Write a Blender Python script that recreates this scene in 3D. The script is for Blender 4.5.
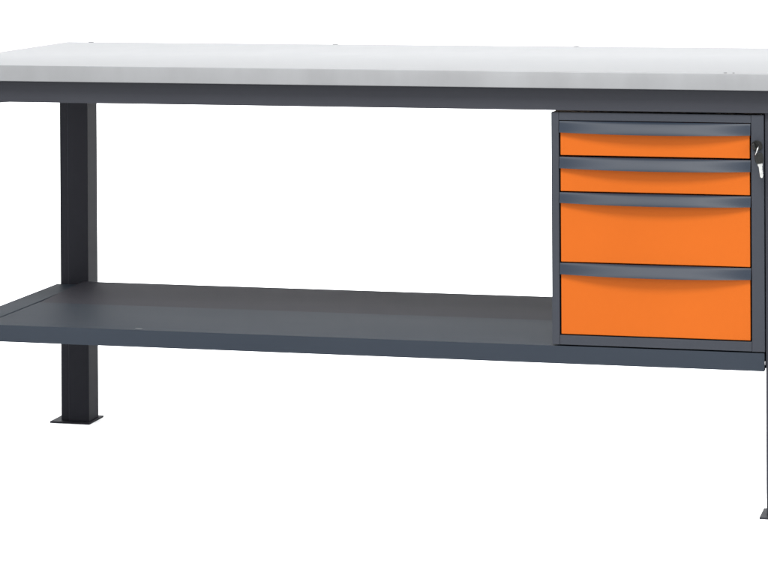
import bpy, bmesh, math
from mathutils import Vector, Matrix

for o in list(bpy.data.objects):
    bpy.data.objects.remove(o, do_unlink=True)
scene = bpy.context.scene
COL = scene.collection

# ------------------------------------------------------------------ camera
CX, CY, CZ = 1.5588, -5.0496, 1.2044
YAW, PIT, ROL = -0.2481, -0.0038, -0.0054
FPX, U0, V0 = 2626.192, 401.43, -93.80          # in pixels of a 768 x 576 frame
F = Vector((math.sin(YAW)*math.cos(PIT), math.cos(YAW)*math.cos(PIT), math.sin(PIT)))
R = Vector((math.cos(YAW), -math.sin(YAW), 0)); U = R.cross(F)
c, s = math.cos(ROL), math.sin(ROL)
R2 = c*R + s*U; U2 = -s*R + c*U
cam_data = bpy.data.cameras.new('camera')
cam = bpy.data.objects.new('camera', cam_data); COL.objects.link(cam)
cam.matrix_world = Matrix(((R2.x, U2.x, -F.x, CX), (R2.y, U2.y, -F.y, CY), (R2.z, U2.z, -F.z, CZ), (0, 0, 0, 1)))
cam_data.sensor_width = 36
cam_data.lens = FPX/768*36
cam_data.shift_x = (384-U0)/768
cam_data.shift_y = (V0-288)/768
cam_data.clip_start = 0.05; cam_data.clip_end = 200
scene.camera = cam

# ------------------------------------------------------------------ studio light
world = bpy.data.worlds.new('World'); scene.world = world
world.use_nodes = True
bg = world.node_tree.nodes['Background']
bg.inputs['Color'].default_value = (0.96, 0.98, 1.0, 1)
bg.inputs['Strength'].default_value = 1.66

def area(name, loc, target, sx, sy, power, col=(1, 1, 1)):
    l = bpy.data.lights.new(name, 'AREA'); l.shape = 'RECTANGLE'; l.size = sx; l.size_y = sy
    l.energy = power; l.color = col
    o = bpy.data.objects.new(name, l); COL.objects.link(o); o.location = loc
    o.rotation_euler = (Vector(target)-Vector(loc)).to_track_quat('-Z', 'Y').to_euler()
    return o
area('softbox_overhead', (0.6, -2.2, 3.6), (0.4, 0.2, 0.5), 1.3, 1.0, 200, (1, .985, .96))
area('softbox_side', (3.6, -3.2, 2.4), (0.4, 0.1, 0.5), 1.6, 1.6, 40, (.95, .975, 1))

scene.view_settings.view_transform = 'Standard'
scene.view_settings.look = 'None'
scene.view_settings.gamma = 1
scene.view_settings.exposure = 1.10

# ------------------------------------------------------------------ materials
def newmat(name):
    m = bpy.data.materials.new(name); m.use_nodes = True
    nt = m.node_tree
    return m, nt, nt.nodes['Principled BSDF']

def node(nt, kind, **kw):
    n = nt.nodes.new(kind)
    for k, v in kw.items():
        if k in n.inputs: n.inputs[k].default_value = v
        else: setattr(n, k, v)
    return n

def mottled(name, a, b, rough, scale=(1, 1, 1), nscale=6, metallic=0.0, bump=0.0, bscale=900, spec=0.5, detail=5,
            rvar=0.0):
    """two close tones of one paint or metal mixed by stretched noise, and a fine surface texture"""
    m, nt, p = newmat(name)
    tc = node(nt, 'ShaderNodeTexCoord')
    mp = node(nt, 'ShaderNodeMapping'); mp.inputs['Scale'].default_value = scale
    nt.links.new(tc.outputs['Object'], mp.inputs['Vector'])
    no = node(nt, 'ShaderNodeTexNoise', Scale=nscale, Detail=detail, Roughness=0.55)
    nt.links.new(mp.outputs['Vector'], no.inputs['Vector'])
    cr = node(nt, 'ShaderNodeValToRGB')
    cr.color_ramp.elements[0].position = 0.32; cr.color_ramp.elements[1].position = 0.70
    cr.color_ramp.elements[0].color = (*a, 1); cr.color_ramp.elements[1].color = (*b, 1)
    nt.links.new(no.outputs['Fac'], cr.inputs['Fac'])
    nt.links.new(cr.outputs['Color'], p.inputs['Base Color'])
    p.inputs['Roughness'].default_value = rough
    if rvar:
        mr = node(nt, 'ShaderNodeMapRange'); mr.inputs['To Min'].default_value = rough-rvar; mr.inputs['To Max'].default_value = rough+rvar
        nt.links.new(no.outputs['Fac'], mr.inputs['Value']); nt.links.new(mr.outputs['Result'], p.inputs['Roughness'])
    p.inputs['Metallic'].default_value = metallic
    p.inputs['Specular IOR Level'].default_value = spec
    if bump:
        bn = node(nt, 'ShaderNodeTexNoise', Scale=bscale, Detail=2)
        nt.links.new(tc.outputs['Object'], bn.inputs['Vector'])
        bu = node(nt, 'ShaderNodeBump', Strength=bump, Distance=0.0004)
        nt.links.new(bn.outputs['Fac'], bu.inputs['Height'])
        nt.links.new(bu.outputs['Normal'], p.inputs['Normal'])
    return m

M = {}
M['paint'] = mottled('anthracite_powder_coat', (.0066, .0071, .0096), (.0077, .0083, .0108), .55, nscale=3, bump=.25, spec=.12, rvar=.04)
M['cabinet'] = mottled('anthracite_cabinet_coat', (.0096, .0109, .0142), (.0106, .0120, .0154), .55, nscale=3, bump=.25, spec=.10, rvar=.04)
M['shelf'] = mottled('anthracite_shelf_coat', (.0108, .0132, .0172), (.0122, .0148, .0190), .55, scale=(.6, 1.6, 1), nscale=4, bump=.25, spec=.011, rvar=.05)
M['shelf_rear'] = mottled('shelf_coat_rear_shade', (.0130, .0127, .0160), (.0144, .0141, .0176), .60, scale=(.6, 1.6, 1), nscale=4, bump=.25, spec=.016, rvar=.05)  # shelf coat with the rear half's dimmer, brown-bounced light put into its colour
M['leg'] = mottled('rear_leg_shade_coat', (.0062, .0064, .0084), (.0073, .0075, .0097), .6, scale=(1, 1, .3), nscale=8, bump=.25, spec=.05)  # darker copy of the frame coat, carrying the rear legs' shade
M['handle'] = mottled('blue_grey_handle_coat', (.0042, .0066, .0112), (.0050, .0077, .0127), .48, scale=(1.5, 1, 1), nscale=6, bump=.15, spec=.10, rvar=.04)
M['orange'] = mottled('orange_powder_coat', (.146, .0300, .0018), (.157, .0327, .0021), .48, scale=(1, 1, 1), nscale=2.5, bump=.2, spec=.05)
M['steel'] = mottled('galvanised_sheet', (.079, .080, .082), (.092, .0935, .096), .50, scale=(1.2, .5, .5), nscale=9, metallic=.25, bump=.12, bscale=500, spec=.10, rvar=.05)
M['wood'] = mottled('raw_particle_board', (.22, .15, .09), (.32, .23, .15), .85, nscale=60)
M['black'] = mottled('black_plastic', (.0016, .0017, .0014), (.0030, .0031, .0026), .45, nscale=60, spec=.12)
M['gap'] = mottled('drawer_gap_shade', (.002, .002, .002), (.003, .003, .003), .8, nscale=20, spec=.05)  # near black, paints the shade in the gaps around the drawers
M['chrome'] = mottled('nickel_plate', (.17, .17, .165), (.26, .26, .25), .32, nscale=120, metallic=1.0)
M['lock'] = mottled('blackened_lock_metal', (.004, .004, .004), (.012, .012, .011), .35, nscale=150, metallic=.6, spec=.3)
M['zinc'] = mottled('dull_zinc', (.06, .06, .063), (.09, .09, .093), .45, nscale=40, metallic=.8)
M['scuff'] = mottled('dark_scuff', (.010, .010, .010), (.025, .025, .025), .8, nscale=300)
M['scratch'] = mottled('bare_scratch', (.035, .037, .04), (.06, .062, .065), .5, nscale=300)
M['white'] = mottled('white_backdrop_paper', (.88, .88, .88), (.90, .90, .90), .9, nscale=2, spec=.1)

# ------------------------------------------------------------------ helpers
class MB:
    """collects pieces; build() links them as ONE mesh object"""
    def __init__(self):
        self.bm = bmesh.new()
    def box(self, x0, x1, y0, y1, z0, z1, bev=0.0, seg=2):
        t = bmesh.new(); bmesh.ops.create_cube(t, size=1)
        for v in t.verts:
            v.co = Vector(((x0+x1)/2+v.co.x*(x1-x0), (y0+y1)/2+v.co.y*(y1-y0), (z0+z1)/2+v.co.z*(z1-z0)))
        if bev: bmesh.ops.bevel(t, geom=t.edges[:], offset=bev, segments=seg, affect='EDGES', profile=.5)
        self.add(t); return self
    def prism(self, pts, axis, a, b, bev=0.0):
        """closed polygon in the plane across axis, pushed from a to b"""
        t = bmesh.new()
        def P(p, h):
            return {'x': (h, p[0], p[1]), 'y': (p[0], h, p[1]), 'z': (p[0], p[1], h)}[axis]
        lo = [t.verts.new(P(p, a)) for p in pts]; hi = [t.verts.new(P(p, b)) for p in pts]
        n = len(pts)
        t.faces.new(lo); t.faces.new(hi)
        for i in range(n): t.faces.new((lo[i], lo[(i+1) % n], hi[(i+1) % n], hi[i]))
        bmesh.ops.recalc_face_normals(t, faces=t.faces[:])
        if bev: bmesh.ops.bevel(t, geom=t.edges[:], offset=bev, segments=2, affect='EDGES', profile=.5)
        self.add(t); return self
    def tube(self, pts, r, n=14, closed=False):
        pts = [Vector(p) for p in pts]; t = bmesh.new(); rings = []
        m = len(pts); up = None
        for i, p in enumerate(pts):
            a = pts[(i-1) % m] if (closed or i) else p
            b = pts[(i+1) % m] if (closed or i < m-1) else p
            d = (b-a).normalized()
            if up is None: up = d.orthogonal().normalized()
            up = (up-d*up.dot(d)).normalized(); w = d.cross(up)
            rings.append([t.verts.new(p+r*(math.cos(2*math.pi*k/n)*up+math.sin(2*math.pi*k/n)*w)) for k in range(n)])
        for i in range(m if closed else m-1):
            A, B = rings[i], rings[(i+1) % m]
            for k in range(n): t.faces.new((A[k], A[(k+1) % n], B[(k+1) % n], B[k]))
        if not closed:
            t.faces.new(rings[0][::-1]); t.faces.new(rings[-1])
        bmesh.ops.recalc_face_normals(t, faces=t.faces[:])
        self.add(t); return self
    def add(self, t):
        me = bpy.data.meshes.new('tmp'); t.to_mesh(me); t.free()
        self.bm.from_mesh(me); bpy.data.meshes.remove(me)
    def build(self, name, mat, parent=None, smooth=False):
        me = bpy.data.meshes.new(name); self.bm.to_mesh(me); self.bm.free()
        me.materials.append(mat)
        o = bpy.data.objects.new(name, me); COL.objects.link(o)
        if smooth:
            for f in me.polygons: f.use_smooth = True
            try: me.set_sharp_from_angle(angle=math.radians(35))
            except Exception: pass
        if parent:
            o.parent = parent
            # meshes are written in world metres: bring them into the parent's frame
            off = Vector((0, 0, 0)); q = parent
            while q: off += q.location; q = q.parent
            me.transform(Matrix.Translation(-off))
        return o

def thing(name, loc, label, cat, group=None):
    o = bpy.data.objects.new(name, None); COL.objects.link(o); o.location = loc
    o.empty_display_size = .1
    o['label'] = label; o['category'] = cat
    if group: o['group'] = group
    return o

# ------------------------------------------------------------------ setting: white studio sweep
t = bmesh.new()
prof = [(-14.0, 0.0), (-6, 0), (-2, 0), (2, 0), (4.2, 0)]
for k in range(1, 13):
    a = k/12*math.pi/2; prof.append((4.2+1.8*math.sin(a), 1.8-1.8*math.cos(a)))
prof.append((6.0, 7.0))
xs = [-14+2*i for i in range(15)]
grid = [[t.verts.new((x, y, z)) for (y, z) in prof] for x in xs]
for i in range(len(xs)-1):
    for j in range(len(prof)-1):
        t.faces.new((grid[i][j], grid[i+1][j], grid[i+1][j+1], grid[i][j+1]))
mb = MB(); mb.add(t)
floor = mb.build('floor', M['white'], smooth=True)
floor['kind'] = 'structure'

# ------------------------------------------------------------------ workbench
H = 0.86; TT = 0.0327; D = 0.8523; TL = -0.7644; TR = 1.148
LX0, LX1 = -0.6872, -0.6176            # left legs
RX0, RX1 = 0.9920, 1.0616              # right legs
LYF, LYB = 0.0359, 0.6017              # front faces of front and rear legs
LD = 0.0609; RZ = 0.7822
bench = thing('workbench', (0.19, 0.33, 0), 'long dark grey steel workbench with a pale galvanised top and a lower shelf', 'workbench')

# top: folded galvanised skin over a board
mb = MB(); mb.box(TL, TR, 0.0, D, H-TT, H, bev=.0016, seg=3)
top = mb.build('tabletop', M['steel'], bench, smooth=True)
for px in (-0.700, -0.095, 0.475, 1.00):
    mb = MB(); mb.tube([(px, D-.008, H-.001), (px, D-.008, H+.0013)], .0060, 16)
    mb.build('screw', M['zinc'], top)
mb = MB()
mb.prism([(.9155, .014), (.9185, .010), (.9225, .012), (.9215, .018), (.9175, .020)], 'z', H+.0002, H+.0008)
mb.prism([(.9330, .012), (.9352, .010), (.9372, .013), (.9350, .017)], 'z', H+.0002, H+.0008)
mb.build('scuff_mark', M['scuff'], top)
mb = MB(); mb.box(TL+.030, TR-.030, .040, D-.030, H-TT-.0035, H-TT-.0003)
mb.build('underside_board', M['wood'], top)

# rails under the top (folded channels)
def rail(y0, y1, x0, x1):
    mb = MB(); zt = H-TT-.0008
    mb.box(x0, x1, y0, y0+.0025, RZ, zt, bev=.0009)
    mb.box(x0, x1, y0+.0027, y1, RZ+.0003, RZ+.0028)
    return mb.build('rail', M['paint'], bench)
rail(.0245, .0355, TL+.03, TR-.03)
r = rail(LYB+LD+.001, LYB+LD+.036, TL+.03, TR-.03)
for x0, x1 in ((LX0+.004, LX1-.004), (RX0+.004, RX1-.004)):
    mb = MB(); mb.box(x0, x1, LYF+LD+.001, LYB-.001, RZ+.004, H-TT-.004, bev=.0015)
    mb.build('side_rail', M['paint'], bench)

def leg(x0, x1, yf, mirror, front):
    """folded channel post with a set-back strip along its outer edge, welded on a foot plate"""
    w = x1-x0
    prof = [(.0, .0050), (.0180, .0050), (.0212, .0), (w, .0), (w, LD), (w-.018, LD), (w-.018, LD-.003),
            (w-.003, LD-.003), (w-.003, .003), (.003, .0080), (.003, LD-.003), (.018, LD-.003), (.018, LD), (.0, LD)]
    pts = [((x1-a) if mirror else (x0+a), yf+b) for a, b in prof]
    mb = MB(); mb.prism(pts, 'z', .0042, H-TT-.0045, bev=.0007)
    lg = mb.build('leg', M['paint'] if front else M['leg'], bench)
    if mirror: px0, px1 = x0-.0125, x1+.021
    else: px0, px1 = x0-.0212, x1+.0060
    py0 = yf-.0135 if not front else yf-.017
    mb = MB(); mb.box(px0, px1, py0, yf+LD+(.003 if front else .017), .0, .004, bev=.0008)
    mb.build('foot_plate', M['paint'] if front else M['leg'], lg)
    # bracing gusset below the rail
    return lg
leg(LX0-.035, LX1-.035, LYF, False, True)
leg(LX0, LX1, LYB, False, False)
leg(RX0, RX1, LYF, True, True)
leg(RX0, RX1, LYB, True, False)
# curved gussets between the front legs and the rail
def gusset(x, d):
    n = 10; pts = [(x, RZ-.0004), (x, RZ-.026)]
    for k in range(n+1):
        a = k/n*math.pi/2
        pts.append((x+d*(.100-.100*math.cos(a)) , RZ-.026+.0256*math.sin(a)))
    mb = MB(); mb.prism(pts[:-1] + [(x+d*.100, RZ-.0004)], 'y', LYF+.001, LYF+.005)
    mb.build('gusset', M['paint'], bench)
gusset(LX1-.0348, 1)

# side beams at shelf height, front leg to rear leg
SZ = 0.3182; SH = 0.0348; SYF = 0.0298
SXL, SXR = -0.6300, 0.9895
mb = MB(); mb.box(-.6950, -.6325, LYF+LD+.001, LYB-.0008, SZ-.036, SZ+.0005, bev=.0025)
mb.build('side_beam', M['shelf'], bench)
mb = MB(); mb.box(RX0+.004, RX1-.004, LYF+LD+.001, LYB-.0008, SZ-.036, SZ-.002, bev=.0025)
mb.build('side_beam', M['paint'], bench)

# lower shelf: two folded sheet panels side by side in depth
def pan(y0, y1, z, mat, name, rise=0.0):
    mb = MB()
    mb.box(SXL, SXR, y0, y1, z-.0018, z, bev=.0008)
    mb.box(SXL, SXR, y0, y0+.0020, z-SH, z-.0005, bev=.0007)
    mb.box(SXL, SXR, y1-.0020, y1, z-SH, z-.0005, bev=.0007)
    mb.box(SXL, SXR, y0+.0022, y0+.018, z-SH+.0003, z-SH+.0020)
    mb.box(SXL, SXL+.002, y0+.0022, y1-.0022, z-SH+.0022, z-.0020)
    mb.box(SXR-.002, SXR, y0+.0022, y1-.0022, z-SH+.0022, z-.0020)
    for v in mb.bm.verts: v.co.z += rise*(v.co.y-y0)/(y1-y0)
    return mb.build(name, mat, bench)
front_panel = pan(SYF, .3338, SZ, M['shelf'], 'shelf_panel')
rear_panel = pan(.3366, LYB-.0012, SZ-.0008, M['shelf_rear'], 'shelf_panel', rise=.0085)     # climbs slightly to the back
mb = MB(); mb.prism([(-.3020, .0462), (-.2900, .0450), (-.2840, .0456), (-.2910, .0482), (-.3010, .0486)], 'z', SZ+.0002, SZ+.0005)
mb.build('scratch_mark', M['scratch'], front_panel)
# fixing lug between the shelf and the right leg
mb = MB(); mb.tube([(SXR+.0002, SYF+.0035, SZ-.019), (RX0-.0003, SYF+.0035, SZ-.019)], .0042, 14)
mb.build('bolt', M['zinc'], front_panel)

# ------------------------------------------------------------------ drawer cabinet
CYF = 0.030; KX0, KX1 = 0.5735, 0.9905; KZ0, KZ1 = SZ+.0025, 0.7785; KYB = 0.585
OX0, OX1 = 0.5885, 0.9660                      # opening
OZ0, OZ1 = 0.3395, 0.7625
cab = thing('drawer_cabinet', ((KX0+KX1)/2, .3, SZ), 'dark grey metal cabinet with four orange drawers standing on the shelf under the bench top', 'drawer cabinet')
mb = MB()
fy = CYF+.018
mb.box(KX0, OX0, CYF, fy, KZ0, KZ1, bev=.0011)
mb.box(OX1, KX1, CYF, fy, KZ0, KZ1, bev=.0011)
mb.box(OX0+.0002, OX1-.0002, CYF+.0004, fy-.001, OZ1, KZ1-.0003, bev=.0009)
mb.box(OX0+.0002, OX1-.0002, CYF+.0004, fy-.001, KZ0+.0003, OZ0, bev=.0009)
mb.box(KX0+.0006, KX0+.002, fy+.0002, KYB, KZ0+.0006, KZ1-.0006)
mb.box(KX1-.002, KX1-.0006, fy+.0002, KYB, KZ0+.0006, KZ1-.0006)
mb.box(KX0+.0022, KX1-.0022, fy+.0002, KYB, KZ1-.0022, KZ1-.0006)
mb.box(KX0+.0022, KX1-.0022, fy+.0002, KYB, KZ0+.0006, KZ0+.0022)
mb.box(KX0+.0022, KX1-.0022, KYB-.002, KYB-.0004, KZ0+.0024, KZ1-.0024)
mb.build('cabinet_body', M['cabinet'], cab)
mb = MB()
mb.box(OX0-.006, OX1+.006, fy+.006, fy+.008, OZ0-.006, OZ1+.006)
mb.build('gap_shade_panel', M['gap'], cab)  # dark sheet added behind the drawer fronts so their gaps look shaded

def handle_mesh(x0, x1, zt, zb):
    """bowed grip strip: flat at the ends, swelling forward in the middle; open below"""
    t = bmesh.new(); n = 40
    rows = []
    # section from the drawer face out and down (s = how far out, v = how far down), then back inside
    sec = [(0, 0), (.10, .03), (.30, .22), (.52, .50), (.76, .78), (.93, .95), (1.0, 1.0)]
    for i in range(n+1):
        u = i/n; x = x0+(x1-x0)*u
        bow = .0050+.0130*(1-(2*u-1)**2)
        row = []; q = (1-(2*u-1)**2); zl = zb+.0001-.0021*q
        for s_, v in sec:
            row.append((x, CYF+.0020-bow*s_, zt-(zt-zl)*v))
        for s_, v in reversed(sec):
            row.append((x, CYF+.0020-max(bow*s_-.0016, 0)+.0004, zt-(zt-zl)*v-(.0010 if v < .9 else 0)))
        rows.append([t.verts.new(p) for p in row])
    m = len(rows[0])
    for i in range(n):
        for k in range(m):
            t.faces.new((rows[i][k], rows[i][(k+1) % m], rows[i+1][(k+1) % m], rows[i+1][k]))
    t.faces.new(rows[0]); t.faces.new(rows[-1][::-1])
    # end cheeks closing the grip against the face
    for i in (0, -1):
        pts = [v.co.copy() for v in rows[i][:len(sec)]]
        pts.append(Vector((pts[0].x, CYF+.0022, zb)))
        d = .0012 if i == 0 else -.0012
        A = [t.verts.new(p) for p in pts]; B = [t.verts.new(p+Vector((d, 0, -.0001))) for p in pts]
        t.faces.new(A); t.faces.new(B)
        for k in range(len(A)): t.faces.new((A[k], A[(k+1) % len(A)], B[(k+1) % len(A)], B[k]))
    bmesh.ops.remove_doubles(t, verts=t.verts[:], dist=1e-6)
    bmesh.ops.recalc_face_normals(t, faces=t.faces[:])
    mb = MB(); mb.add(t); return mb

rows_z = [(.7610, .7385, .6936), (.6905, .6682, .6228), (.6205, .6000, .4838), (.4818, .4598, .3416)]
for zt, zb, zd in rows_z:
    mb = MB()
    mb.box(OX0+.0028, OX1-.0030, CYF+.0026, fy+.004, zd, zt-.0005, bev=.0012)
    dr = mb.build('drawer', M['orange'], cab)
    hb = handle_mesh(OX0+.0010, OX1-.0014, zt, zb)
    hb.build('handle', M['handle'], dr, smooth=True)

# cylinder lock on the right frame
LKX, LKZ = .9775, .7190
mb = MB(); mb.tube([(LKX, CYF-.0002, LKZ), (LKX, CYF-.0030, LKZ)], .0105, 24)
mb.tube([(LKX, CYF-.0032, LKZ), (LKX, CYF-.0070, LKZ)], .0085, 24)
mb.build('lock', M['lock'], cab, smooth=True)

# ------------------------------------------------------------------ keys
def rounded(w, h, p=.55, n=28):
    pts = []
    for k in range(n):
        a = 2*math.pi*k/n; ca, sa = math.cos(a), math.sin(a)
        pts.append((w/2*math.copysign(abs(ca)**p, ca), h/2*math.copysign(abs(sa)**p, sa)))
    return pts

def key(loc, rot, label):
    """modelled in its own frame: blade along -z, flat side towards -y, ring hole at the top of the head"""
    k = thing('key', loc, label, 'key', 'keys at the cabinet lock')
    k.rotation_euler = rot
    def part(mb, name, mat, parent):
        o = mb.build(name, mat); o.parent = parent; return o
    mb = MB(); mb.prism([(x, z-.0100) for x, z in rounded(.0165, .0210)], 'y', -.0023, .0023, bev=.0008)
    mb.prism([(x*.55, z*.5-.0105) for x, z in rounded(.0165, .0210)], 'y', -.0031, -.0024, bev=.0002)
    part(mb, 'key_head', M['black'], k)
    mb = MB(); mb.prism([(-.0048, -.0205), (.0048, -.0205), (.0048, -.0245), (.0036, -.0255), (.0036, -.0300), (.0026, -.0315), (.0036, -.0335),
                         (.0028, -.0355), (.0036, -.0375), (.0026, -.0400), (.0032, -.0420), (.0012, -.0480), (-.0016, -.0480), (-.0034, -.0450),
                         (-.0034, -.0255), (-.0048, -.0245)], 'y', -.0011, .0011, bev=.0003)
    part(mb, 'blade', M['chrome'], k)
    return k
# the key in the lock: its blade points into the cylinder (only the last of it is outside), the head turned on its side
key((LKX-.0020, CYF-.0335, LKZ+.0010), (math.radians(90), 0, 0), 'black headed key pushed into the lock beside the top drawer').rotation_euler = \
    (Matrix.Rotation(math.radians(68), 3, 'Y') @ Matrix.Rotation(math.radians(90), 3, 'X')).to_euler()
# split ring through both heads
RX, RY, RZ_ = LKX+.0035, CYF-.0330, LKZ-.0065
ring = thing('key_ring', (RX, RY, RZ_), 'thin silver split ring joining the two keys at the lock', 'key ring')
mb = MB(); n = 28
mb.tube([(RX+.0030*math.sin(2*math.pi*k/n), RY+.0030*math.sin(2*math.pi*k/n)*.5+.0060*math.cos(2*math.pi*k/n), RZ_+.0085*math.sin(2*math.pi*k/n)) for k in range(n)], .0007, 8, closed=True)
mb.build('ring', M['chrome'], ring, smooth=True)
# the second key hangs from the ring
key((LKX+.0060, CYF-.0310, LKZ-.0110), (0, math.radians(-8), math.radians(18)), 'spare key with a black head and bright silver blade hanging below the lock')
